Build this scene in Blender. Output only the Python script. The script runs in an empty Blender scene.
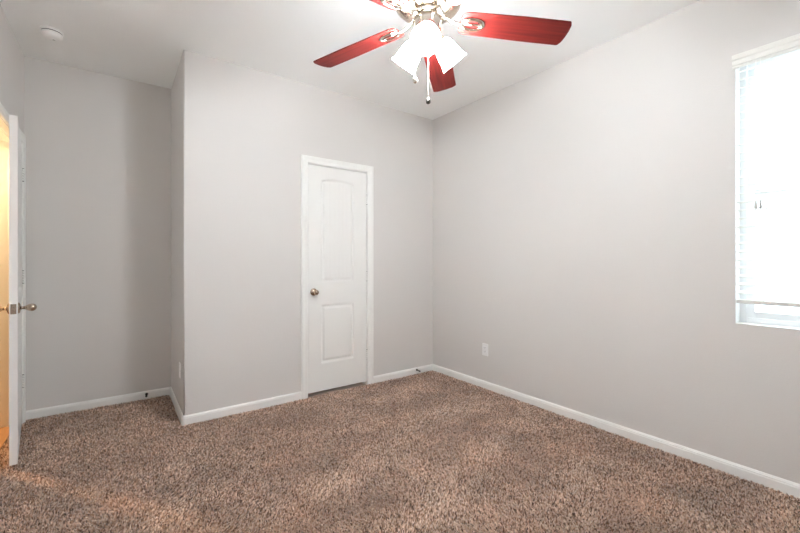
import bpy, bmesh, math, random
import numpy as np
from mathutils import Matrix, Vector

random.seed(7)
SC = bpy.context.scene
COL = SC.collection
R = math.radians

# ------------------------------------------------------------------ camera, world, lights, exposure
CAM_H = 1.197
cam_data = bpy.data.cameras.new('camera')
cam_data.sensor_width = 36.0
cam_data.lens = 36.0 * 386.5 / 800.0
cam_data.shift_y = -6.0 / 800.0
cam_data.clip_start = 0.02
cam = bpy.data.objects.new('camera', cam_data)
cam.location = (0, 0, CAM_H)
cam.rotation_euler = (R(90), 0, R(-36.16))
COL.objects.link(cam)
SC.camera = cam

SKY_STRENGTH = 4.4
world = bpy.data.worlds.new('overcast_sky')
SC.world = world
world.use_nodes = True
wn = world.node_tree
wn.nodes.clear()
w_out = wn.nodes.new('ShaderNodeOutputWorld')
w_bg = wn.nodes.new('ShaderNodeBackground')
w_tc = wn.nodes.new('ShaderNodeTexCoord')
w_sep = wn.nodes.new('ShaderNodeSeparateXYZ')
w_ramp = wn.nodes.new('ShaderNodeValToRGB')
w_ramp.color_ramp.elements[0].position = 0.46
w_ramp.color_ramp.elements[0].color = (0.56, 0.64, 0.70, 1)
w_ramp.color_ramp.elements[1].position = 0.60
w_ramp.color_ramp.elements[1].color = (0.83, 0.98, 1.10, 1)
w_map = wn.nodes.new('ShaderNodeMapRange')
w_map.inputs['From Min'].default_value = -1
w_map.inputs['From Max'].default_value = 1
wn.links.new(w_tc.outputs['Generated'], w_sep.inputs[0])
wn.links.new(w_sep.outputs['Z'], w_map.inputs['Value'])
wn.links.new(w_map.outputs['Result'], w_ramp.inputs[0])
wn.links.new(w_ramp.outputs[0], w_bg.inputs['Color'])
w_bg.inputs['Strength'].default_value = SKY_STRENGTH
wn.links.new(w_bg.outputs[0], w_out.inputs[0])

# window opening (right wall) - the portal guides sky sampling through it
WX, WT = 2.80, 0.14
WY0, WY1, WZ0, WZ1 = -0.27, 0.64, 0.845, 2.345
pd = bpy.data.lights.new('window_daylight', 'AREA')
pd.shape = 'RECTANGLE'
pd.size, pd.size_y = WY1 - WY0, WZ1 - WZ0
pd.cycles.is_portal = True
po = bpy.data.objects.new('window_daylight', pd)
po.location = (WX + WT + 0.01, (WY0 + WY1) / 2, (WZ0 + WZ1) / 2)
po.rotation_euler = (R(90), 0, R(90))
COL.objects.link(po)

# warm lamp of the hallway behind the door that stands ajar
hl = bpy.data.lights.new('hallway_lamp', 'SPOT')
hl.spot_size = R(165)
hl.spot_blend = 0.6
hl.energy = 190
hl.color = (1.0, 0.68, 0.38)
hl.shadow_soft_size = 0.05
ho = bpy.data.objects.new('hallway_lamp', hl)
ho.location = (-1.15, 3.99, 2.45)
COL.objects.link(ho)

BULB_STRENGTH = 90.0
SHADE_GLOW = 72.0

SC.view_settings.view_transform = 'Standard'
SC.view_settings.look = 'None'
SC.view_settings.gamma = 1
SC.view_settings.use_curve_mapping = False
SC.view_settings.exposure = 0.72
SC.cycles.max_bounces = 14
SC.cycles.diffuse_bounces = 10
SC.cycles.transparent_max_bounces = 12
SC.cycles.sample_clamp_indirect = 6.0
SC.cycles.use_denoising = True

# ------------------------------------------------------------------ materials
def srgb(r, g, b):
    f = lambda c: (c / 255 / 12.92) if c / 255 <= 0.04045 else ((c / 255 + 0.055) / 1.055) ** 2.4
    return (f(r), f(g), f(b), 1)

def new_mat(name):
    m = bpy.data.materials.new(name)
    m.use_nodes = True
    nt = m.node_tree
    return m, nt, nt.nodes['Principled BSDF']

def node(nt, kind, **kw):
    n = nt.nodes.new(kind)
    for k, v in kw.items():
        if k in n.inputs.keys():
            n.inputs[k].default_value = v
        else:
            setattr(n, k, v)
    return n

def paint(name, col, rough=0.6, bump_scale=90.0, bump=0.06, var=0.015, spec=0.3):
    """painted surface: fine texture bump and a faint tone variation"""
    m, nt, b = new_mat(name)
    tc = node(nt, 'ShaderNodeTexCoord')
    nz = node(nt, 'ShaderNodeTexNoise', Scale=bump_scale, Detail=3.0)
    nl = node(nt, 'ShaderNodeTexNoise', Scale=1.3, Detail=2.0)
    nt.links.new(tc.outputs['Object'], nz.inputs['Vector'])
    nt.links.new(tc.outputs['Object'], nl.inputs['Vector'])
    hsv = node(nt, 'ShaderNodeHueSaturation')
    hsv.inputs['Color'].default_value = col
    mr = node(nt, 'ShaderNodeMapRange')
    mr.inputs['To Min'].default_value = 1 - var
    mr.inputs['To Max'].default_value = 1 + var
    nt.links.new(nl.outputs['Fac'], mr.inputs['Value'])
    nt.links.new(mr.outputs['Result'], hsv.inputs['Value'])
    nt.links.new(hsv.outputs['Color'], b.inputs['Base Color'])
    bp = node(nt, 'ShaderNodeBump', Strength=bump, Distance=0.01)
    nt.links.new(nz.outputs['Fac'], bp.inputs['Height'])
    nt.links.new(bp.outputs['Normal'], b.inputs['Normal'])
    b.inputs['Roughness'].default_value = rough
    b.inputs['Specular IOR Level'].default_value = spec
    return m

def metal(name, col, rough=0.25):
    m, nt, b = new_mat(name)
    tc = node(nt, 'ShaderNodeTexCoord')
    nz = node(nt, 'ShaderNodeTexNoise', Scale=60.0, Detail=2.0)
    mr = node(nt, 'ShaderNodeMapRange')
    mr.inputs['To Min'].default_value = rough * 0.8
    mr.inputs['To Max'].default_value = rough * 1.25
    nt.links.new(tc.outputs['Object'], nz.inputs['Vector'])
    nt.links.new(nz.outputs['Fac'], mr.inputs['Value'])
    nt.links.new(mr.outputs['Result'], b.inputs['Roughness'])
    b.inputs['Base Color'].default_value = col
    b.inputs['Metallic'].default_value = 1.0
    return m

WALL = paint('greige_wall_paint', srgb(222, 219, 216), 0.75, 130.0, 0.10)
CEIL = paint('ceiling_paint', srgb(248, 249, 248), 0.85, 110.0, 0.12)
TRIM = paint('white_trim_paint', srgb(246, 246, 243), 0.38, 40.0, 0.01, 0.006, 0.5)
DOORM = paint('white_door_paint', srgb(243, 243, 240), 0.42, 60.0, 0.01, 0.006, 0.5)
VINYL = paint('white_vinyl', srgb(236, 237, 238), 0.4, 30.0, 0.005, 0.004, 0.5)
BLIND = paint('white_blind_slat', srgb(238, 237, 232), 0.45, 40.0, 0.01, 0.006, 0.5)
PLATE = paint('white_plastic', srgb(245, 245, 245), 0.35, 40.0, 0.005, 0.004, 0.5)
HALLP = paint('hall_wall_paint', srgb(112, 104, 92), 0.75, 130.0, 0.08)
DARK = paint('dark_rubber', srgb(28, 25, 23), 0.6, 80.0, 0.02)
GREYP = paint('grey_plastic', srgb(190, 190, 188), 0.5, 80.0, 0.02)
NICKEL = metal('satin_nickel', srgb(186, 170, 154), 0.2)
DARKN = metal('dark_nickel', srgb(84, 80, 76), 0.3)
CHROME = metal('polished_nickel', srgb(214, 204, 192), 0.16)
MOTORM = metal('brushed_nickel', srgb(196, 180, 162), 0.22)

def wood_blade():
    m, nt, b = new_mat('cherry_blade_wood')
    tc = node(nt, 'ShaderNodeTexCoord')
    mp = node(nt, 'ShaderNodeMapping')
    mp.inputs['Scale'].default_value = (2.5, 60, 60)
    nz = node(nt, 'ShaderNodeTexNoise', Scale=1.0, Detail=5.0, Roughness=0.6)
    rp = node(nt, 'ShaderNodeValToRGB')
    e = rp.color_ramp.elements
    e[0].position, e[0].color = 0.3, (0.050, 0.0045, 0.0045, 1)
    e[1].position, e[1].color = 0.75, (0.130, 0.014, 0.010, 1)
    nt.links.new(tc.outputs['Object'], mp.inputs['Vector'])
    nt.links.new(mp.outputs['Vector'], nz.inputs['Vector'])
    nt.links.new(nz.outputs['Fac'], rp.inputs[0])
    nt.links.new(rp.outputs[0], b.inputs['Base Color'])
    b.inputs['Roughness'].default_value = 0.45
    b.inputs['Specular IOR Level'].default_value = 0.10
    return m
BLADE = wood_blade()

def carpet_mat(name, islands):
    m, nt, b = new_mat(name)
    tc = node(nt, 'ShaderNodeTexCoord')
    rp = node(nt, 'ShaderNodeValToRGB')
    e = rp.color_ramp.elements
    e[0].position, e[0].color = 0.0, srgb(58, 39, 28)
    e[1].position, e[1].color = 1.0, srgb(250, 232, 217)
    x = e.new(0.35); x.color = srgb(160, 125, 100)
    x = e.new(0.7); x.color = srgb(219, 188, 166)
    if islands:
        g = node(nt, 'ShaderNodeNewGeometry')
        nt.links.new(g.outputs['Random Per Island'], rp.inputs[0])
    else:
        nz = node(nt, 'ShaderNodeTexNoise', Scale=140.0, Detail=2.0)
        nt.links.new(tc.outputs['Object'], nz.inputs['Vector'])
        nt.links.new(nz.outputs['Fac'], rp.inputs[0])
    nl = node(nt, 'ShaderNodeTexNoise', Scale=4.0, Detail=4.0)
    nt.links.new(tc.outputs['Object'], nl.inputs['Vector'])
    mr = node(nt, 'ShaderNodeMapRange')
    mr.inputs['From Min'].default_value = 0.3
    mr.inputs['From Max'].default_value = 0.7
    mr.inputs['To Min'].default_value = 0.76
    mr.inputs['To Max'].default_value = 1.18
    nt.links.new(nl.outputs['Fac'], mr.inputs['Value'])
    hsv = node(nt, 'ShaderNodeHueSaturation')
    nt.links.new(rp.outputs[0], hsv.inputs['Color'])
    nt.links.new(mr.outputs['Result'], hsv.inputs['Value'])
    nt.links.new(hsv.outputs['Color'], b.inputs['Base Color'])
    b.inputs['Roughness'].default_value = 0.95
    b.inputs['Sheen Weight'].default_value = 0.8
    b.inputs['Sheen Roughness'].default_value = 0.5
    b.inputs['Specular IOR Level'].default_value = 0.1
    return m
CARPET = carpet_mat('brown_frieze_yarn', True)
CARPET_BASE = carpet_mat('brown_carpet_backing', False)

def plank_mat():
    m, nt, b = new_mat('oak_plank_floor')
    tc = node(nt, 'ShaderNodeTexCoord')
    mp = node(nt, 'ShaderNodeMapping')
    mp.inputs['Rotation'].default_value = (0, 0, R(90))
    br = node(nt, 'ShaderNodeTexBrick', Scale=1.0)
    br.inputs['Color1'].default_value = srgb(176, 136, 96)
    br.inputs['Color2'].default_value = srgb(150, 110, 74)
    br.inputs['Mortar'].default_value = srgb(84, 56, 36)
    br.inputs['Mortar Size'].default_value = 0.002
    br.inputs['Brick Width'].default_value = 0.9
    br.inputs['Row Height'].default_value = 0.12
    nt.links.new(tc.outputs['Object'], mp.inputs['Vector'])
    nt.links.new(mp.outputs['Vector'], br.inputs['Vector'])
    mp2 = node(nt, 'ShaderNodeMapping')
    mp2.inputs['Scale'].default_value = (70, 4, 4)
    nz = node(nt, 'ShaderNodeTexNoise', Scale=1.0, Detail=4.0)
    nt.links.new(tc.outputs['Object'], mp2.inputs['Vector'])
    nt.links.new(mp2.outputs['Vector'], nz.inputs['Vector'])
    mr = node(nt, 'ShaderNodeMapRange')
    mr.inputs['To Min'].default_value = 0.75
    mr.inputs['To Max'].default_value = 1.2
    nt.links.new(nz.outputs['Fac'], mr.inputs['Value'])
    hsv = node(nt, 'ShaderNodeHueSaturation')
    nt.links.new(br.outputs['Color'], hsv.inputs['Color'])
    nt.links.new(mr.outputs['Result'], hsv.inputs['Value'])
    nt.links.new(hsv.outputs['Color'], b.inputs['Base Color'])
    b.inputs['Roughness'].default_value = 0.4
    return m
PLANK = plank_mat()

def pane_mat():
    m, nt, b = new_mat('window_glass')
    nt.nodes.remove(b)
    out = nt.nodes['Material Output']
    tr = node(nt, 'ShaderNodeBsdfTransparent')
    tr.inputs[0].default_value = (0.96, 0.98, 0.98, 1)
    gl = node(nt, 'ShaderNodeBsdfGlossy', Roughness=0.02)
    mix = node(nt, 'ShaderNodeMixShader')
    mix.inputs[0].default_value = 0.06
    nt.links.new(tr.outputs[0], mix.inputs[1])
    nt.links.new(gl.outputs[0], mix.inputs[2])
    nt.links.new(mix.outputs[0], out.inputs[0])
    return m
PANE = pane_mat()

def glow_glass():
    m, nt, b = new_mat('lit_frosted_glass')
    nt.nodes.remove(b)
    out = nt.nodes['Material Output']
    tl = node(nt, 'ShaderNodeBsdfTranslucent')
    tl.inputs[0].default_value = (0.95, 0.93, 0.9, 1)
    df = node(nt, 'ShaderNodeBsdfDiffuse')
    df.inputs[0].default_value = (0.9, 0.9, 0.88, 1)
    em = node(nt, 'ShaderNodeEmission', Strength=SHADE_GLOW)
    em.inputs[0].default_value = (1.0, 1.065, 1.13, 1)
    mix = node(nt, 'ShaderNodeMixShader')
    mix.inputs[0].default_value = 0.3
    add = node(nt, 'ShaderNodeAddShader')
    nt.links.new(tl.outputs[0], mix.inputs[1])
    nt.links.new(df.outputs[0], mix.inputs[2])
    nt.links.new(mix.outputs[0], add.inputs[0])
    nt.links.new(em.outputs[0], add.inputs[1])
    nt.links.new(add.outputs[0], out.inputs[0])
    return m
SHADE = glow_glass()

def bulb_mat():
    m, nt, b = new_mat('lit_bulb')
    b.inputs['Base Color'].default_value = (1, 1, 1, 1)
    b.inputs['Emission Color'].default_value = (1.0, 1.0, 1.0, 1)
    b.inputs['Emission Strength'].default_value = BULB_STRENGTH
    return m
BULB = bulb_mat()

# ------------------------------------------------------------------ mesh helpers
class MB:
    """collects shapes, then links them as ONE mesh object"""
    def __init__(self):
        self.v, self.f, self.s = [], [], []

    def add(self, verts, faces, smooth=False):
        o = len(self.v)
        self.v += [tuple(p) for p in verts]
        self.f += [tuple(i + o for i in f) for f in faces]
        self.s += [smooth] * len(faces)
        return self

    def box(self, x0, x1, y0, y1, z0, z1):
        v = [(x, y, z) for z in (z0, z1) for y in (y0, y1) for x in (x0, x1)]
        return self.add(v, [(0, 2, 3, 1), (4, 5, 7, 6), (0, 1, 5, 4), (2, 6, 7, 3), (0, 4, 6, 2), (1, 3, 7, 5)])

    def bbox(self, x0, x1, y0, y1, z0, z1, r=0.002, seg=2):
        """bevelled box"""
        bm = bmesh.new()
        bmesh.ops.create_cube(bm, size=1)
        for q in bm.verts:
            q.co = Vector(((x0 + x1) / 2 + q.co.x * (x1 - x0), (y0 + y1) / 2 + q.co.y * (y1 - y0), (z0 + z1) / 2 + q.co.z * (z1 - z0)))
        bmesh.ops.bevel(bm, geom=bm.edges[:], offset=r, segments=seg, affect='EDGES', profile=0.5)
        bm.verts.index_update()
        self.add([q.co[:] for q in bm.verts], [[q.index for q in f.verts] for f in bm.faces])
        bm.free()
        return self

    def prism(self, poly, axis, a, b):
        """poly: 2D points; extruded along axis from a to b (x: (y,z), y: (x,z), z: (x,y))"""
        n = len(poly)
        def pt(p, t):
            return {'x': (t, p[0], p[1]), 'y': (p[0], t, p[1]), 'z': (p[0], p[1], t)}[axis]
        v = [pt(p, a) for p in poly] + [pt(p, b) for p in poly]
        f = [(i, (i + 1) % n, n + (i + 1) % n, n + i) for i in range(n)]
        f += [tuple(range(n))[::-1], tuple(range(n, 2 * n))]
        return self.add(v, f)

    def lathe(self, prof, n=32, M=None, smooth=True, cap=True):
        """prof: (r, z) pairs around local z"""
        M = M or Matrix()
        v, f = [], []
        for r, z in prof:
            for k in range(n):
                a = 2 * math.pi * k / n
                v.append((M @ Vector((r * math.cos(a), r * math.sin(a), z)))[:])
        for i in range(len(prof) - 1):
            for k in range(n):
                k2 = (k + 1) % n
                f.append((i * n + k, i * n + k2, (i + 1) * n + k2, (i + 1) * n + k))
        if cap:
            f.append(tuple(range(n))[::-1])
            f.append(tuple(range((len(prof) - 1) * n, len(prof) * n)))
        return self.add(v, f, smooth)

    def tube(self, pts, r, n=8, closed=False, flat=1.0, smooth=True):
        """tube along pts; flat squashes it along z"""
        P = [Vector(p) for p in pts]
        m = len(P)
        v, f = [], []
        for i, p in enumerate(P):
            a = P[(i - 1) % m] if (closed or i > 0) else p
            b = P[(i + 1) % m] if (closed or i < m - 1) else p
            t = (b - a).normalized()
            up = Vector((0, 0, 1)) if abs(t.z) < 0.9 else Vector((1, 0, 0))
            s = t.cross(up).normalized()
            u = s.cross(t).normalized()
            rr = r[i] if isinstance(r, (list, tuple)) else r
            for k in range(n):
                an = 2 * math.pi * k / n
                v.append((p + s * rr * math.cos(an) + u * rr * flat * math.sin(an))[:])
        for i in range(m if closed else m - 1):
            j = (i + 1) % m
            for k in range(n):
                k2 = (k + 1) % n
                f.append((i * n + k, i * n + k2, j * n + k2, j * n + k))
        if not closed:
            f.append(tuple(range(n))[::-1])
            f.append(tuple(range((m - 1) * n, m * n)))
        return self.add(v, f, smooth)

    def xf(self, M):
        self.v = [(M @ Vector(p))[:] for p in self.v]
        return self

    def build(self, name, mat, parent=None, label=None):
        me = bpy.data.meshes.new(name)
        me.from_pydata(self.v, [], self.f)
        me.polygons.foreach_set('use_smooth', self.s)
        me.materials.append(mat)
        bm = bmesh.new(); bm.from_mesh(me)
        bmesh.ops.recalc_face_normals(bm, faces=bm.faces[:])
        bm.to_mesh(me); bm.free()
        me.update()
        o = bpy.data.objects.new(name, me)
        COL.objects.link(o)
        if parent:
            o.parent = parent
        if label:
            o['label'] = label
        return o

def tag(o, label, cat, group=None, kind=None):
    o['label'] = label
    o['category'] = cat
    if group: o['group'] = group
    if kind: o['kind'] = kind
    return o

def empty(name, loc, label, cat, group=None, kind=None, rz=0.0):
    o = bpy.data.objects.new(name, None)
    o.empty_display_size = 0.1
    o.location = loc
    o.rotation_euler = (0, 0, rz)
    COL.objects.link(o)
    return tag(o, label, cat, group, kind)

def copy_part(o, parent, loc=None, mat=None):
    c = o.copy()
    COL.objects.link(c)
    c.parent = parent
    if loc is not None: c.location = loc
    if mat is not None: c.matrix_local = mat
    for ch in list(o.children):
        copy_part(ch, c)
    return c

def struct(o, label, cat):
    return tag(o, label, cat, kind='structure')

# ------------------------------------------------------------------ room shell
XL, XR = -0.57, 2.80          # left wall, right wall
YF, YB, YA = -0.50, 3.22, 4.03  # wall behind the camera, wall with the closet door, rear wall of the entry recess
XO = 0.39                     # side wall of the recess
H = 2.743
T = 0.115

HX = -1.90                    # far side of the hallway
# floor slab (carpet backing) and hallway planks
struct(MB().box(-0.60, XR + T, YF - T, YA + T, -0.10, -0.012).build('floor', CARPET_BASE),
       'brown carpeted bedroom floor base', 'floor')
struct(MB().box(HX, -0.60, 1.6, 5.6, -0.10, 0.0).build('floor_hall', PLANK),
       'orange oak plank hallway floor seen past the open door edge', 'floor')
struct(MB().box(HX - T, XR + T + 0.05, YF - T, 5.6 + T, H, H + 0.12).build('ceiling', CEIL),
       'flat off-white bedroom ceiling above the fan', 'ceiling')

# right wall with window opening
m = MB()
X0, X1 = WX, WX + WT
m.box(X0, X1, YF - T, WY0, -0.1, H)
m.box(X0, X1, WY1, YA + T, -0.1, H)
m.box(X0, X1, WY0, WY1, -0.1, WZ0)
m.box(X0, X1, WY0, WY1, WZ1, H)
struct(m.build('wall_right', WALL), 'long bare greige wall on the right, holding the window', 'wall')

# closet door opening in the back wall
CX0, CX1, CZ = 1.340, 1.968, 2.062
rb = 0.009
m = MB()
arc = [(XO + rb - rb * math.cos(a), YB + rb - rb * math.sin(a)) for a in [R(90 * k / 8) for k in range(9)]]
m.prism(arc + [(CX0, YB), (CX0, YB + T), (XO + T, YB + T), (XO + T, YB + 0.02 + T), (XO, YB + 0.02 + T)], 'z', -0.1, H)
m.box(CX0, CX1, YB, YB + T, CZ, H)
m.box(CX1, XR, YB, YB + T, -0.1, H)
wb = struct(m.build('wall_back', WALL), 'greige wall with rounded left corner around the closet door', 'wall')
for p in wb.data.polygons:
    if abs(p.normal.z) < 0.1 and p.center.x < XO + rb and p.center.y < YB + rb: p.use_smooth = True
struct(MB().box(XO, XO + T, YB + 0.02 + T, YA, -0.1, H).build('wall_recess', WALL),
       'narrow shaded side wall of the entry recess with an outlet', 'wall')
struct(MB().box(XL - T, XR, YA, YA + T, -0.1, H).build('wall_rear', WALL),
       'grey rear wall of the entry recess behind the door', 'wall')

# left wall with the entry door opening
EY0, EY1, EZ = 3.112, 3.940, 2.075
m = MB()
m.box(XL - T, XL, YF - T, EY0, -0.1, H)
m.box(XL - T, XL, EY1, YA, -0.1, H)
m.box(XL - T, XL, EY0, EY1, EZ, H)
struct(m.build('wall_left', WALL), 'greige wall at the left edge, above the entry door', 'wall')
struct(MB().box(XL, XR, YF - T, YF, -0.1, H).build('wall_front', WALL), 'greige wall behind the viewpoint', 'wall')

# hallway beyond the entry door
m = MB()
m.box(HX - T, HX, 1.6, 5.6, -0.1, H)
m.box(HX, XL - T, 1.6 - T, 1.6, -0.1, H)
m.box(HX, XL - T + 0.0, 5.6, 5.6 + T, -0.1, H)
m.box(XL - T - 0.001, XL - T + 0.1, YA + T, 5.6, -0.1, H)
struct(m.build('wall_hall', HALLP), 'warm lit hallway walls beyond the entry door', 'wall')

# ------------------------------------------------------------------ baseboards and casings
BT, BH = 0.013, 0.060
BPROF = [(0, -0.012), (BT, -0.012), (BT, 0.040), (BT - 0.002, 0.044), (BT - 0.002, 0.050), (BT - 0.006, 0.056), (BT - 0.008, BH), (0, BH)]

def baseboard(name, axis, plane, sgn, a, b, label):
    poly = [(plane + sgn * d, z) for d, z in BPROF]
    return struct(MB().prism(poly, axis, a, b).build(name, TRIM), label, 'baseboard')

CAS = 0.062
baseboard('baseboard_right', 'y', XR, -1, YF, YB, 'long white baseboard along the wall below the window')
m = MB().prism([(YB - d, z) for d, z in BPROF], 'x', XO + 0.012, CX0 - CAS + 0.012)
m.lathe([(rb + d, z) for d, z in BPROF[1:-1]] , 32, Matrix.Translation((XO + rb, YB + rb, 0)), smooth=False)
# keep only the outer quarter of the rounded corner piece
struct(m.build('baseboard_back_left', TRIM), 'white baseboard between rounded wall corner and closet door', 'baseboard')
baseboard('baseboard_back_right', 'x', YB, -1, CX1 + CAS - 0.012, XR, 'short white baseboard between closet door and room corner')
baseboard('baseboard_recess_side', 'y', XO, -1, YB + 0.02, YA, 'white baseboard on the shaded side wall of the recess')
baseboard('baseboard_recess_rear', 'x', YA, -1, XL, XO, 'white baseboard along the rear wall of the recess')
baseboard('baseboard_left', 'y', XL, 1, YF, EY0 - CAS + 0.012, 'white baseboard on the left wall before the entry door')
baseboard('baseboard_front', 'x', YF, 1, XL, XR, 'white baseboard behind the viewpoint')

# casing profile: (across from inner edge, depth out of the wall)
CPROF = [(0, 0), (0, 0.010), (0.006, 0.013), (0.030, 0.013), (0.036, 0.016), (0.050, 0.017), (CAS, 0.014), (CAS, 0)]

def casing(m, place, u0, u1, ztop):
    """three mitred strips round an opening u0..u1; place(u, depth, z) gives the 3D point"""
    n = len(CPROF)
    rows = []
    for (cu, cz, du, dz) in ((u0, -0.012, -1, 0), (u0, ztop, -1, 1), (u1, ztop, 1, 1), (u1, -0.012, 1, 0)):
        rows.append([place(cu + du * w, d, cz + dz * w) for w, d in CPROF])
    v = [p for r_ in rows for p in r_]
    f = [(i * n + k, i * n + (k + 1) % n, (i + 1) * n + (k + 1) % n, (i + 1) * n + k) for i in range(3) for k in range(n)]
    f += [tuple(range(n))[::-1], tuple(range(3 * n, 4 * n))]
    m.add(v, f)

def jamb(m, place, u0, u1, ztop, dep, jt=0.012):
    """lining of the opening and the door stop strip"""
    for (a, b, za, zb) in ((u0, u0 + jt, -0.012, ztop), (u1 - jt, u1, -0.012, ztop), (u0 + jt, u1 - jt, ztop - jt, ztop)):
        pts = [place(u, d, z) for z in (za, zb) for d in (0.0, -dep) for u in (a, b)]
        m.add(pts, [(0, 2, 3, 1), (4, 5, 7, 6), (0, 1, 5, 4), (2, 6, 7, 3), (0, 4, 6, 2), (1, 3, 7, 5)])
    st = 0.010
    for (a, b, za, zb) in ((u0 + jt, u0 + jt + st, -0.012, ztop - jt), (u1 - jt - st, u1 - jt, -0.012, ztop - jt), (u0 + jt, u1 - jt, ztop - jt - st, ztop - jt)):
        pts = [place(u, d, z) for z in (za, zb) for d in (-0.042, -0.075) for u in (a, b)]
        m.add(pts, [(0, 2, 3, 1), (4, 5, 7, 6), (0, 1, 5, 4), (2, 6, 7, 3), (0, 4, 6, 2), (1, 3, 7, 5)])

pl_back = lambda u, d, z: (u, YB - d, z)
pl_left = lambda u, d, z: (XL + d, u, z)
pl_hall = lambda u, d, z: (XL - T - d, u, z)
m = MB()
casing(m, pl_back, CX0 + 0.008, CX1 - 0.008, CZ - 0.008)
jamb(m, pl_back, CX0, CX1, CZ, T)
struct(m.build('trim_1', TRIM), 'white casing around the closed closet door', 'door casing')
m = MB()
CAS_keep = CAS
casing(m, pl_left, EY0 + 0.010, EY1 - 0.010, EZ - 0.010)
casing(m, pl_hall, EY0 + 0.010, EY1 - 0.010, EZ - 0.010)
jamb(m, pl_left, EY0, EY1, EZ, T, 0.018)
struct(m.build('trim_2', TRIM), 'white casing and jamb of the entry door at left edge', 'door casing')

# ------------------------------------------------------------------ doors
def door_leaf(w, h, th, pu0, pu1, zl0, zl1, zu0, zu1, rise):
    """two-panel door, arched upper panel with vertical plank grooves; front at y=0 facing -y, local x 0..w, z 0..h"""
    nx, nz = int(w / 0.006), int(h / 0.007)
    xs = np.linspace(0, w, nx + 1)
    zs = np.linspace(0, h, nz + 1)
    X, Z = np.meshgrid(xs, zs)
    mid, half = (pu0 + pu1) / 2, (pu1 - pu0) / 2
    top = zu1 + rise * (1 - ((X - mid) / half) ** 2)
    dl = np.minimum(np.minimum(X - pu0, pu1 - X), np.minimum(Z - zl0, zl1 - Z))
    du = np.minimum(np.minimum(X - pu0, pu1 - X), np.minimum(Z - zu0, top - Z))
    d = np.maximum(dl, du)
    xp = [-1, 0, 0.006, 0.012, 0.020, 0.034, 1]
    fp = [0, 0, 0.006, 0.010, 0.010, 0.002, 0.002]
    D = np.interp(d, xp, fp)
    for k in range(1, 6):
        gx = pu0 + 0.034 + (pu1 - pu0 - 0.068) * k / 6
        D += np.where(du > 0.034, np.clip(1 - np.abs(X - gx) / 0.006, 0, 1) * 0.003, 0)
    m = MB()
    n1 = nx + 1
    V = [(x, y, z) for x, y, z in zip(X.ravel(), D.ravel(), Z.ravel())]
    F = [(j * n1 + i, j * n1 + i + 1, (j + 1) * n1 + i + 1, (j + 1) * n1 + i) for j in range(nz) for i in range(nx)]
    m.add(V, F, True)
    # edges and flat-panelled back
    m.add([(0, 0, 0), (w, 0, 0), (w, 0, h), (0, 0, h), (0, th, 0), (w, th, 0), (w, th, h), (0, th, h)],
          [(4, 7, 6, 5), (0, 4, 5, 1), (3, 2, 6, 7), (0, 3, 7, 4), (1, 5, 6, 2)])
    return m

def knob_parts(parent, x, z, ydir, y0=0.0):
    """egg-shaped knob along local -y (ydir=-1) or +y"""
    M = Matrix.Translation((x, y0, z)) @ Matrix.Rotation(R(90) if ydir < 0 else R(-90), 4, 'X')
    k = MB().lathe([(0.002, 0.022), (0.0095, 0.024), (0.0105, 0.031), (0.0155, 0.037), (0.0205, 0.046), (0.0228, 0.056), (0.0222, 0.066), (0.0175, 0.075), (0.0100, 0.0805), (0.003, 0.082)], 28, M).build('knob', NICKEL, parent, 'satin nickel egg-shaped knob')
    MB().lathe([(0.0325, 0.0), (0.033, 0.003), (0.030, 0.007), (0.022, 0.010), (0.0120, 0.012), (0.0085, 0.018), (0.0090, 0.027)], 28, M).build('rosette', NICKEL, k)
    return k

def hinge_parts(parent, x, y, z, horizontal=(1, 0)):
    h = 0.089
    mb = MB()
    for a, b in ((0, 0.17), (0.185, 0.40), (0.415, 0.585), (0.60, 0.815), (0.83, 1.0)):
        mb.lathe([(0.0065, z - h / 2 + a * h), (0.0065, z - h / 2 + b * h)], 14, Matrix.Translation((x, y, 0)))
    dx, dy = horizontal
    o = mb.build('hinge', TRIM, parent, 'white painted hinge')
    MB().lathe([(0.0052, z - h / 2 - 0.003), (0.0052, z + h / 2 + 0.003)], 12, Matrix.Translation((x, y, 0))).build('hinge_pin', DARK, o)
    return o

# closet door, closed
DX0, DX1, DZ0, DZ1 = CX0 + 0.016, CX1 - 0.015, 0.024, CZ - 0.016
d1 = empty('door_1', (DX0, YB + 0.006, 0), 'closed white two-panel closet door with an arched upper panel', 'door', kind='structure')
w1 = DX1 - DX0
pu0, pu1 = 1.479 - DX0, 1.815 - DX0
leaf = door_leaf(w1, DZ1 - DZ0, 0.035, pu0, pu1, 0.273 - DZ0, 0.796 - DZ0, 1.003 - DZ0, 1.917 - DZ0, 0.023).build('door_leaf', DOORM, d1)
leaf.location = (0, 0, DZ0)
knob_parts(d1, 1.407 - DX0, 0.917, -1)
MB().bbox(-0.0030, -0.0005, 0.003, 0.030, 0.888, 0.946, 0.0008, 1).build('latch_plate', NICKEL, d1, 'nickel latch plate on door edge')
for z in (1.786, 1.046, 0.286):
    hinge_parts(d1, w1 + 0.002, -0.0055, z)

# entry door, ajar: hinged at the far jamb, swung a little into the room
EH = (XL + 0.004, EY1 - 0.022)
EW, ET = 0.787, 0.035
TH = R(6.97)     # opening angle
d2 = empty('door_2', (EH[0], EH[1], 0), 'white entry door standing ajar at the left edge, seen edge-on', 'door', kind='structure', rz=R(-90) + TH)
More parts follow.
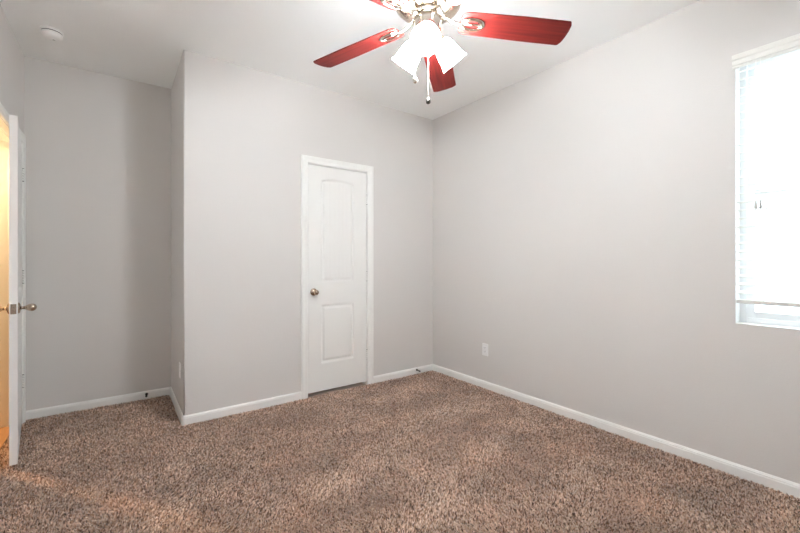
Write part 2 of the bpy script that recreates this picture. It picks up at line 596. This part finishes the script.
# local: +x from hinge to free edge, room face at local +y; the leaf front (y=0) faces -y, so turn it round
lf = door_leaf(EW, 2.03, ET, 0.13, EW - 0.13, 0.25, 0.79, 0.99, 1.87, 0.05)
lf.v = [(EW - x, -y, z) for x, y, z in lf.v]
lf = lf.build('door_leaf', DOORM, d2)
lf.location = (0, 0, 0.010)
k1 = knob_parts(d2, EW - 0.062, 0.914, 1, 0.0)
k2 = knob_parts(d2, EW - 0.062, 0.914, -1, -ET)
lp = MB().bbox(EW, EW + 0.0015, -ET / 2 - 0.0125, -ET / 2 + 0.0125, 0.914 - 0.029, 0.914 + 0.029, 0.0006, 1).build('latch_plate', NICKEL, d2, 'nickel latch plate on door edge')
MB().bbox(EW + 0.001, EW + 0.011, -ET / 2 - 0.006, -ET / 2 + 0.006, 0.914 - 0.009, 0.914 + 0.009, 0.002, 2).build('latch_bolt', NICKEL, lp)
for z in (1.825, 1.076, 0.312):
    hinge_parts(d2, -0.004, 0.007, z)

# ------------------------------------------------------------------ window
w = empty('window_1', (WX + 0.085, (WY0 + WY1) / 2, WZ0), 'bright white vinyl window behind the blind on the right wall', 'window', kind='structure')
hw, hh = (WY1 - WY0) / 2, WZ1 - WZ0
def ring(mb, x0, x1, y0, y1, z0, z1, t, tb=None):
    tb = tb or t
    mb.bbox(x0, x1, y0, y0 + t, z0, z1, 0.002, 1); mb.bbox(x0, x1, y1 - t, y1, z0, z1, 0.002, 1)
    mb.bbox(x0 + 0.001, x1 - 0.001, y0 + t, y1 - t, z0, z0 + tb, 0.002, 1); mb.bbox(x0 + 0.001, x1 - 0.001, y0 + t, y1 - t, z1 - t, z1, 0.002, 1)
fr = MB(); ring(fr, 0, 0.052, -hw, hw, 0, hh, 0.030)
fr.build('window_frame', VINYL, w)
zm = 1.575 - WZ0
s = MB(); ring(s, 0.004, 0.024, -hw + 0.028, hw - 0.028, 0.028, zm + 0.02, 0.036)
s = s.build('lower_sash', VINYL, w)
MB().box(0.013, 0.017, -hw + 0.06, hw - 0.06, 0.06, zm - 0.012).build('pane', PANE, s)
MB().bbox(-0.008, 0.006, -0.03, 0.03, zm + 0.004, zm + 0.018, 0.003, 1).build('sash_lock', VINYL, s)
s = MB(); ring(s, 0.027, 0.047, -hw + 0.028, hw - 0.028, zm - 0.02, hh - 0.028, 0.034)
s = s.build('upper_sash', VINYL, w)
MB().box(0.035, 0.039, -hw + 0.06, hw - 0.06, zm + 0.012, hh - 0.06).build('pane', PANE, s)

# blind
by0, by1 = WY0 + 0.008, WY1 - 0.008
bl = empty('window_blind', (WX, (WY0 + WY1) / 2, WZ0), 'white horizontal slat blind hanging in the window, almost fully lowered', 'blind')
bh = (by1 - by0) / 2
b = MB().bbox(-0.022, 0.032, -bh, bh, hh - 0.052, hh - 0.004, 0.002, 1)
b.build('headrail', VINYL, bl)
vp = [(-0.024, 2.262), (-0.030, 2.262), (-0.030, 2.276), (-0.034, 2.281), (-0.034, 2.304), (-0.039, 2.312), (-0.039, 2.332), (-0.036, 2.337), (-0.024, 2.337)]
v = MB()
v.add([(x, yy, z - WZ0) for yy in (-bh - 0.008, bh + 0.016) for x, z in vp],
      [(i, (i + 1) % 9, 9 + (i + 1) % 9, 9 + i) for i in range(9)] + [tuple(range(9))[::-1], tuple(range(9, 18))])
v.build('valance', BLIND, bl, 'white moulded valance')
pitch = 0.0455
zb = 0.990
first = None
tilt = R(14)
k = 0
slat_zs = []
while zb + 0.03 + k * pitch < 2.275:
    slat_zs.append(zb + 0.03 + k * pitch); k += 1
for z in slat_zs:
    if first is None:
        n = 7
        top = [(-0.025 + 0.05 * i / n, 0.0016 + 0.0022 * (1 - (2 * i / n - 1) ** 2)) for i in range(n + 1)]
        bot = [(x, zz - 0.0028) for x, zz in top][::-1]
        poly = top + bot
        c, s_ = math.cos(tilt), math.sin(tilt)
        poly = [(x * c - zz * s_, x * s_ + zz * c) for x, zz in poly]
        N = len(poly)
        mm = MB().add([(x, yy, zz) for yy in (-bh, bh) for x, zz in poly],
                      [(i, (i + 1) % N, N + (i + 1) % N, N + i) for i in range(N)] + [tuple(range(N))[::-1], tuple(range(N, 2 * N))])
        first = mm.build('slat', BLIND, bl)
        first.location = (0, 0, z - WZ0)
    else:
        copy_part(first, bl, (0, 0, z - WZ0))
MB().bbox(-0.025, 0.025, -bh, bh, 0.960 - WZ0, 0.981 - WZ0, 0.004, 2).build('bottom_rail', BLIND, bl)
for yy in (bh - 0.115, 0.0, -bh + 0.115):
    m = MB()
    for x in (-0.027, 0.027):
        m.box(x - 0.0006, x + 0.0006, yy - 0.0012, yy + 0.0012, 0.975 - WZ0, hh - 0.05)
    m.build('ladder_cord', BLIND, bl)
for yy in (0.5475, 0.5290):
    yl = yy - (WY0 + WY1) / 2
    m = MB().tube([(-0.033, yl, 1.50 - WZ0), (-0.033, yl, 2.27 - WZ0)], 0.0010, 6)
    cd = m.build('lift_cord', BLIND, bl)
    MB().lathe([(0.003, 0.020), (0.0045, 0.012), (0.0065, -0.008), (0.007, -0.016), (0.005, -0.018)], 14,
               Matrix.Translation((-0.033, yl, 1.494 - WZ0))).build('tassel', GREYP, cd, 'grey cord tassel')

# ------------------------------------------------------------------ outlets
def outlet(name, loc, rz, label):
    o = empty(name, loc, label, 'outlet', 'low wall outlets', rz=rz)     # local -y points out of the wall
    MB().bbox(-0.035, 0.035, -0.006, 0.0, -0.057, 0.057, 0.0025, 2).build('cover_plate', PLATE, o)
    rc = MB().bbox(-0.0165, 0.0165, -0.0085, -0.005, -0.0335, 0.0335, 0.0012, 1).build('receptacle', PLATE, o)
    sl = MB()
    for zc in (0.0165, -0.0165):
        sl.box(-0.0075, -0.0055, -0.0088, -0.008, zc - 0.001, zc + 0.007)
        sl.box(0.0055, 0.0075, -0.0088, -0.008, zc - 0.001, zc + 0.007)
        sl.lathe([(0.0022, 0.0080), (0.0022, 0.0088)], 10, Matrix.Translation((0, 0, zc - 0.006)) @ Matrix.Rotation(R(90), 4, 'X'))
    sl.build('socket_slots', DARK, rc, 'dark socket slots')
    for zc in (0.0475, -0.0475):
        MB().lathe([(0.003, 0.0055), (0.0028, 0.0068)], 10, Matrix.Translation((0, 0, zc)) @ Matrix.Rotation(R(90), 4, 'X')).build('screw', PLATE, o)
    return o
outlet('wall_outlet', (XR, 2.467, 0.357), R(-90), 'white wall outlet low on the long bare wall right of the corner')
outlet('wall_outlet', (XO, 3.405, 0.352), R(-90), 'white wall outlet in shade on the recess side wall')

# ------------------------------------------------------------------ door stops
def door_stop(loc, rz, label, aim=0.0):
    o = empty('door_stop', loc, label, 'door stop', 'baseboard door stops', rz=rz)
    M = Matrix.Rotation(R(90), 4, 'X')
    base = MB().lathe([(0.011, 0.0), (0.011, 0.003), (0.007, 0.006), (0.004, 0.008)], 18, M).build('base', DARK, o)
    coil = [(0.0052 * math.cos(t), -0.006 - 0.050 * t / (2 * math.pi * 12), 0.0052 * math.sin(t)) for t in np.linspace(0, 2 * math.pi * 12, 12 * 10)]
    MB().tube(coil, 0.0013, 5).build('spring', DARK, o)
    MB().lathe([(0.0055, 0.054), (0.008, 0.056), (0.008, 0.066), (0.006, 0.070)], 18, M).build('rubber_tip', DARK, o)
    return o
door_stop((2.565, YB - 0.013, 0.037), R(-8), 'small black door stop on the baseboard right of the closet door')
door_stop((0.205, YA - 0.013, 0.035), R(-5), 'small black door stop on the rear baseboard inside the recess')

# ------------------------------------------------------------------ smoke detector
sd = empty('smoke_detector', (-0.357, 3.485, H), 'round white smoke detector on the ceiling above the entry recess', 'smoke detector')
MB().lathe([(0.061, 0.0), (0.061, -0.010), (0.058, -0.013)], 40).build('base', PLATE, sd)
MB().lathe([(0.0545, -0.012), (0.0545, -0.019)], 40).build('vent_gap', DARK, sd, 'dark vent gap')
MB().lathe([(0.0560, -0.0180), (0.0570, -0.024), (0.0560, -0.032), (0.050, -0.041), (0.040, -0.046), (0.024, -0.048), (0.002, -0.049)], 40).build('cover', PLATE, sd)
MB().lathe([(0.008, -0.0475), (0.007, -0.051), (0.002, -0.0515)], 16, Matrix.Translation((0.008, 0.022, 0.001))).build('test_button', GREYP, sd, 'grey test button')

# ------------------------------------------------------------------ ceiling fan
FX, FY = 1.142, 1.348
fan = empty('ceiling_fan', (FX, FY, H), 'five-blade ceiling fan with cherry blades and three lit glass shades', 'ceiling fan')
MB().lathe([(0.070, 0.0), (0.070, -0.012), (0.060, -0.035), (0.030, -0.060), (0.016, -0.066)], 32).build('canopy', MOTORM, fan)
MB().lathe([(0.0125, -0.05), (0.0125, -0.27)], 20).build('downrod', MOTORM, fan)
zf = lambda z: z - H
MB().lathe([(0.020, zf(2.500)), (0.060, zf(2.488)), (0.120, zf(2.462)), (0.150, zf(2.440)), (0.157, zf(2.415)), (0.157, zf(2.395)),
            (0.151, zf(2.388)), (0.151, zf(2.380)), (0.154, zf(2.374)), (0.148, zf(2.355)), (0.130, zf(2.338)), (0.105, zf(2.326)), (0.085, zf(2.321)), (0.072, zf(2.316))], 48).build('motor_housing', MOTORM, fan)
MB().lathe([(0.074, zf(2.317)), (0.078, zf(2.312)), (0.074, zf(2.305)), (0.060, zf(2.303))], 40).build('flywheel_ring', CHROME, fan)
MB().lathe([(0.060, zf(2.304)), (0.062, zf(2.296)), (0.062, zf(2.236)), (0.056, zf(2.222)), (0.036, zf(2.206)), (0.014, zf(2.200)), (0.009, zf(2.190)), (0.002, zf(2.188))], 36).build('light_fitter', CHROME, fan)

# blades
def blade_mesh():
    r0, r1, th = 0.150, 0.660, 0.0055
    half = lambda r: 0.062 + 0.009 * min(1, max(0, (r - r0) / 0.30))
    pts = []
    rc = 0.030
    # right-hand edge outward, tip arc, back along left-hand edge
    edge = []
    for i in range(7):       # rounded root corner
        a = R(90 * i / 6)
        edge.append((r0 + rc * (1 - math.sin(a)), (half(r0) - rc) + rc * math.cos(a)))
    edge = edge[::-1]        # from root centre side to the edge
    for i in range(1, 13):
        r = r0 + rc + (r1 - 0.030 - r0 - rc) * i / 12
        edge.append((r, half(r)))
    hw_ = half(r1)
    tip = []
    for i in range(5):
        a = R(70 * i / 4)
        tip.append((r1 - 0.022 + 0.012 * math.sin(a), hw_ - 0.012 + 0.012 * math.cos(a)))
    for i in range(1, 6):
        y = (hw_ - 0.008) * (1 - i / 5)
        tip.append((r1 - 0.009 * (y / hw_) ** 2, y))
    up = edge + tip
    lo = [(x, -y) for x, y in up[::-1] if y > 1e-6]
    poly = up + lo
    n = len(poly)
    mb = MB()
    bev = 0.0012
    c = [(x, y, 0) for x, y in poly]
    def inset(z, k):
        cx, cy = 0.42, 0
        return [(x - k * (1 if x > cx else -1), y - k * (1 if y > 0 else -1), z) for x, y, _ in c]
    layers = [inset(-th / 2, bev), inset(-th / 2 + bev, 0), inset(th / 2 - bev, 0), inset(th / 2, bev)]
    V = [p for L in layers for p in L]
    F = [(l * n + i, l * n + (i + 1) % n, (l + 1) * n + (i + 1) % n, (l + 1) * n + i) for l in range(3) for i in range(n)]
    F += [tuple(range(n))[::-1], tuple(range(3 * n, 4 * n))]
    return mb.add(V, F)

def bracket_mesh():
    mb = MB()
    zb_ = -0.006
    mb.tube([(0.066, 0, 0.016), (0.082, 0, 0.013), (0.102, 0, 0.004), (0.122, 0, -0.004), (0.150, 0, -0.008), (0.168, 0, zb_ - 0.001)],
            [0.014, 0.012, 0.010, 0.010, 0.010, 0.009], 10, flat=0.55)
    loop = [(0.207 + 0.048 * math.cos(t), 0.030 * math.sin(t), zb_) for t in np.linspace(0, 2 * math.pi, 36, endpoint=False)]
    mb.tube(loop, 0.0100, 8, closed=True, flat=0.5)
    mb.tube([(0.162, 0, zb_), (0.253, 0, zb_)], 0.006, 8, flat=0.5)
    return mb

PHASE, DROOP, PITCH, ZBL = -31.6, 3.2, 12.0, 2.297
proto = None
for k in range(5):
    M = Matrix.Rotation(R(PHASE + 72 * k), 4, 'Z')
    M = Matrix.Translation((0, 0, zf(ZBL))) @ M @ Matrix.Rotation(R(DROOP), 4, 'Y') @ Matrix.Rotation(R(-PITCH), 4, 'X')
    if proto is None:
        proto = blade_mesh().build('blade', BLADE, fan, 'glossy cherry wood fan blade')
        bracket_mesh().build('blade_bracket', CHROME, proto, 'polished nickel blade bracket')
        for sx, sy in ((0.172, 0.020), (0.172, -0.020), (0.254, 0.0)):
            MB().lathe([(0.005, -0.009), (0.0045, -0.0115), (0.001, -0.012)], 10, Matrix.Translation((sx, sy, 0))).build('bracket_screw', NICKEL, proto)
        proto.matrix_local = M
    else:
        copy_part(proto, fan, mat=M)

# lit shades: one towards the viewpoint side, the others a third of a turn away
AZ0 = math.degrees(math.atan2(-FY, -FX)) - 3.5
TILT = 48.0     # below horizontal
proto = None
for k in range(3):
    az = R(AZ0 + 120 * k)
    # local z of the shade points out of the neck
    Mz = Matrix.Translation((0.052 * math.cos(az), 0.052 * math.sin(az), zf(2.222))) @ Matrix.Rotation(az, 4, 'Z') @ Matrix.Rotation(R(90 + TILT), 4, 'Y')
    if proto is None:
        outer = [(0.0265, 0.020), (0.033, 0.024), (0.0420, 0.036), (0.0475, 0.056), (0.0515, 0.082), (0.0550, 0.108), (0.0605, 0.126), (0.0640, 0.133)]
        inner = [(r_ - 0.0028, z_) for r_, z_ in outer[::-1]]
        proto = MB().lathe(outer + inner, 36, cap=False).build('lamp_shade', SHADE, fan, 'lit frosted glass bell shade')
        MB().lathe([(0.012, -0.012), (0.016, 0.0), (0.0285, 0.012), (0.0295, 0.026), (0.027, 0.027)], 24).build('shade_holder', CHROME, proto, 'polished nickel shade holder')
        MB().lathe([(0.011, 0.026), (0.013, 0.040), (0.021, 0.058), (0.0265, 0.078), (0.024, 0.094), (0.014, 0.105), (0.002, 0.109)], 20).build('bulb', BULB, proto, 'glowing light bulb')
        proto.matrix_local = Mz
    else:
        copy_part(proto, fan, mat=Mz)

# pull chains (lateral / depth offsets as seen along the view axis)
rt = Vector((math.cos(R(36.16)), -math.sin(R(36.16)), 0))
fw = Vector((math.sin(R(36.16)), math.cos(R(36.16)), 0))
def chain(lat, dep, ztop, zend, mat_, dark):
    p = rt * lat + fw * dep
    mb = MB()
    z = ztop
    while z > zend + 0.012:
        mb.lathe([(0.0006, z), (0.0012, z - 0.0014), (0.0012, z - 0.0030), (0.0006, z - 0.0044)], 6, Matrix.Translation((p.x, p.y, -H)))
        z -= 0.0046
    mb.lathe([(0.0005, ztop), (0.0005, zend)], 5, Matrix.Translation((p.x, p.y, -H)))
    c = mb.build('pull_chain', CHROME, fan)
    MB().lathe([(0.003, 0.016), (0.006, 0.013), (0.0095, 0.006), (0.0115, -0.003), (0.010, -0.010), (0.004, -0.014)], 18,
               Matrix.Translation((p.x, p.y, zend - H))).build('pull_knob', mat_, c, dark)
chain(0.006, 0.050, 2.235, 1.945, DARKN, 'metal pull knob')
chain(-0.058, -0.010, 2.235, 2.014, CHROME, 'polished pull knob')

# ------------------------------------------------------------------ carpet pile
def carpet():
    rng = np.random.default_rng(3)
    sp = 0.0060
    xs = np.arange(-0.60, XR, sp); ys = np.arange(YF, YA, sp)
    X, Y = np.meshgrid(xs, ys)
    X = X.ravel() + rng.uniform(-0.5, 0.5, X.size) * sp
    Y = Y.ravel() + rng.uniform(-0.5, 0.5, Y.size) * sp
    g = BT + 0.003
    main = (X > XL + g) & (X < XR - g) & (Y > YF + g) & (Y < YB - g)
    alc = (X > XL + 0.001) & (X < XO - g) & (Y >= YB - g) & (Y < YA - g)
    dw = (X <= XL + g) & (Y > EY0 + 0.02) & (Y < EY1 - 0.02)
    keep = main | alc | dw
    # the door leaf sweeps just above the pile
    X, Y = X[keep], Y[keep]
    n = X.size
    # lean field: slow swirls left by feet and vacuuming, plus strong per-yarn scatter
    fx = np.zeros(n); fy = np.zeros(n)
    for _ in range(14):
        kx, ky = rng.normal(0, 5.5, 2)
        ph = rng.uniform(0, 6.28); a, b = rng.normal(0, 0.16, 2)
        c = np.cos(kx * X + ky * Y + ph)
        fx += a * c; fy += b * c
    ang = rng.uniform(0, 2 * np.pi, n)
    lean = rng.uniform(0.1, 0.75, n)
    lx = fx * 0.8 + lean * np.cos(ang)
    ly = fy * 0.8 + lean * np.sin(ang)
    L = rng.uniform(0.010, 0.017, n)
    wid = rng.uniform(0.0019, 0.0034, n)
    az = rng.uniform(0, np.pi, n)
    wx, wy = np.cos(az) * wid, np.sin(az) * wid
    z0 = np.full(n, -0.013)
    V = np.empty((n, 6, 3), np.float32)
    nrm = np.sqrt(1 + lx * lx + ly * ly)
    dx, dy, dz = lx / nrm * L, ly / nrm * L, 1 / nrm * L
    c2 = rng.uniform(0.2, 0.8, n)            # curl of the upper half
    for i, (t, ws, cu) in enumerate(((0, 0.8, 0), (0.6, 1.0, 0.0), (1.0, 0.55, 1.0))):
        px = X + dx * t + cu * c2 * 0.005 * np.cos(ang + 1.1)
        py = Y + dy * t + cu * c2 * 0.005 * np.sin(ang + 1.1)
        pz = z0 + dz * t * (1 - 0.12 * cu)
        tw = 0.9 * t
        ex = wx * math.cos(tw) - wy * math.sin(tw); ey = wx * math.sin(tw) + wy * math.cos(tw)
        V[:, 2 * i] = np.stack([px - ex * ws, py - ey * ws, pz], 1)
        V[:, 2 * i + 1] = np.stack([px + ex * ws, py + ey * ws, pz + 0.0006 * i], 1)
    base = (np.arange(n) * 6)[:, None]
    Fq = np.concatenate([base + np.array([0, 1, 3, 2]), base + np.array([2, 3, 5, 4])], 1).reshape(-1)
    me = bpy.data.meshes.new('carpet')
    me.vertices.add(n * 6)
    me.vertices.foreach_set('co', V.reshape(-1))
    me.loops.add(n * 8)
    me.loops.foreach_set('vertex_index', Fq.astype(np.int32))
    me.polygons.add(n * 2)
    me.polygons.foreach_set('loop_start', np.arange(0, n * 8, 4, dtype=np.int32))
    me.polygons.foreach_set('use_smooth', np.ones(n * 2, bool))
    me.update(calc_edges=True)
    me.materials.append(CARPET)
    o = bpy.data.objects.new('carpet', me)
    COL.objects.link(o)
    tag(o, 'mottled brown frieze carpet pile covering the whole bedroom floor', 'carpet', kind='stuff')
carpet()
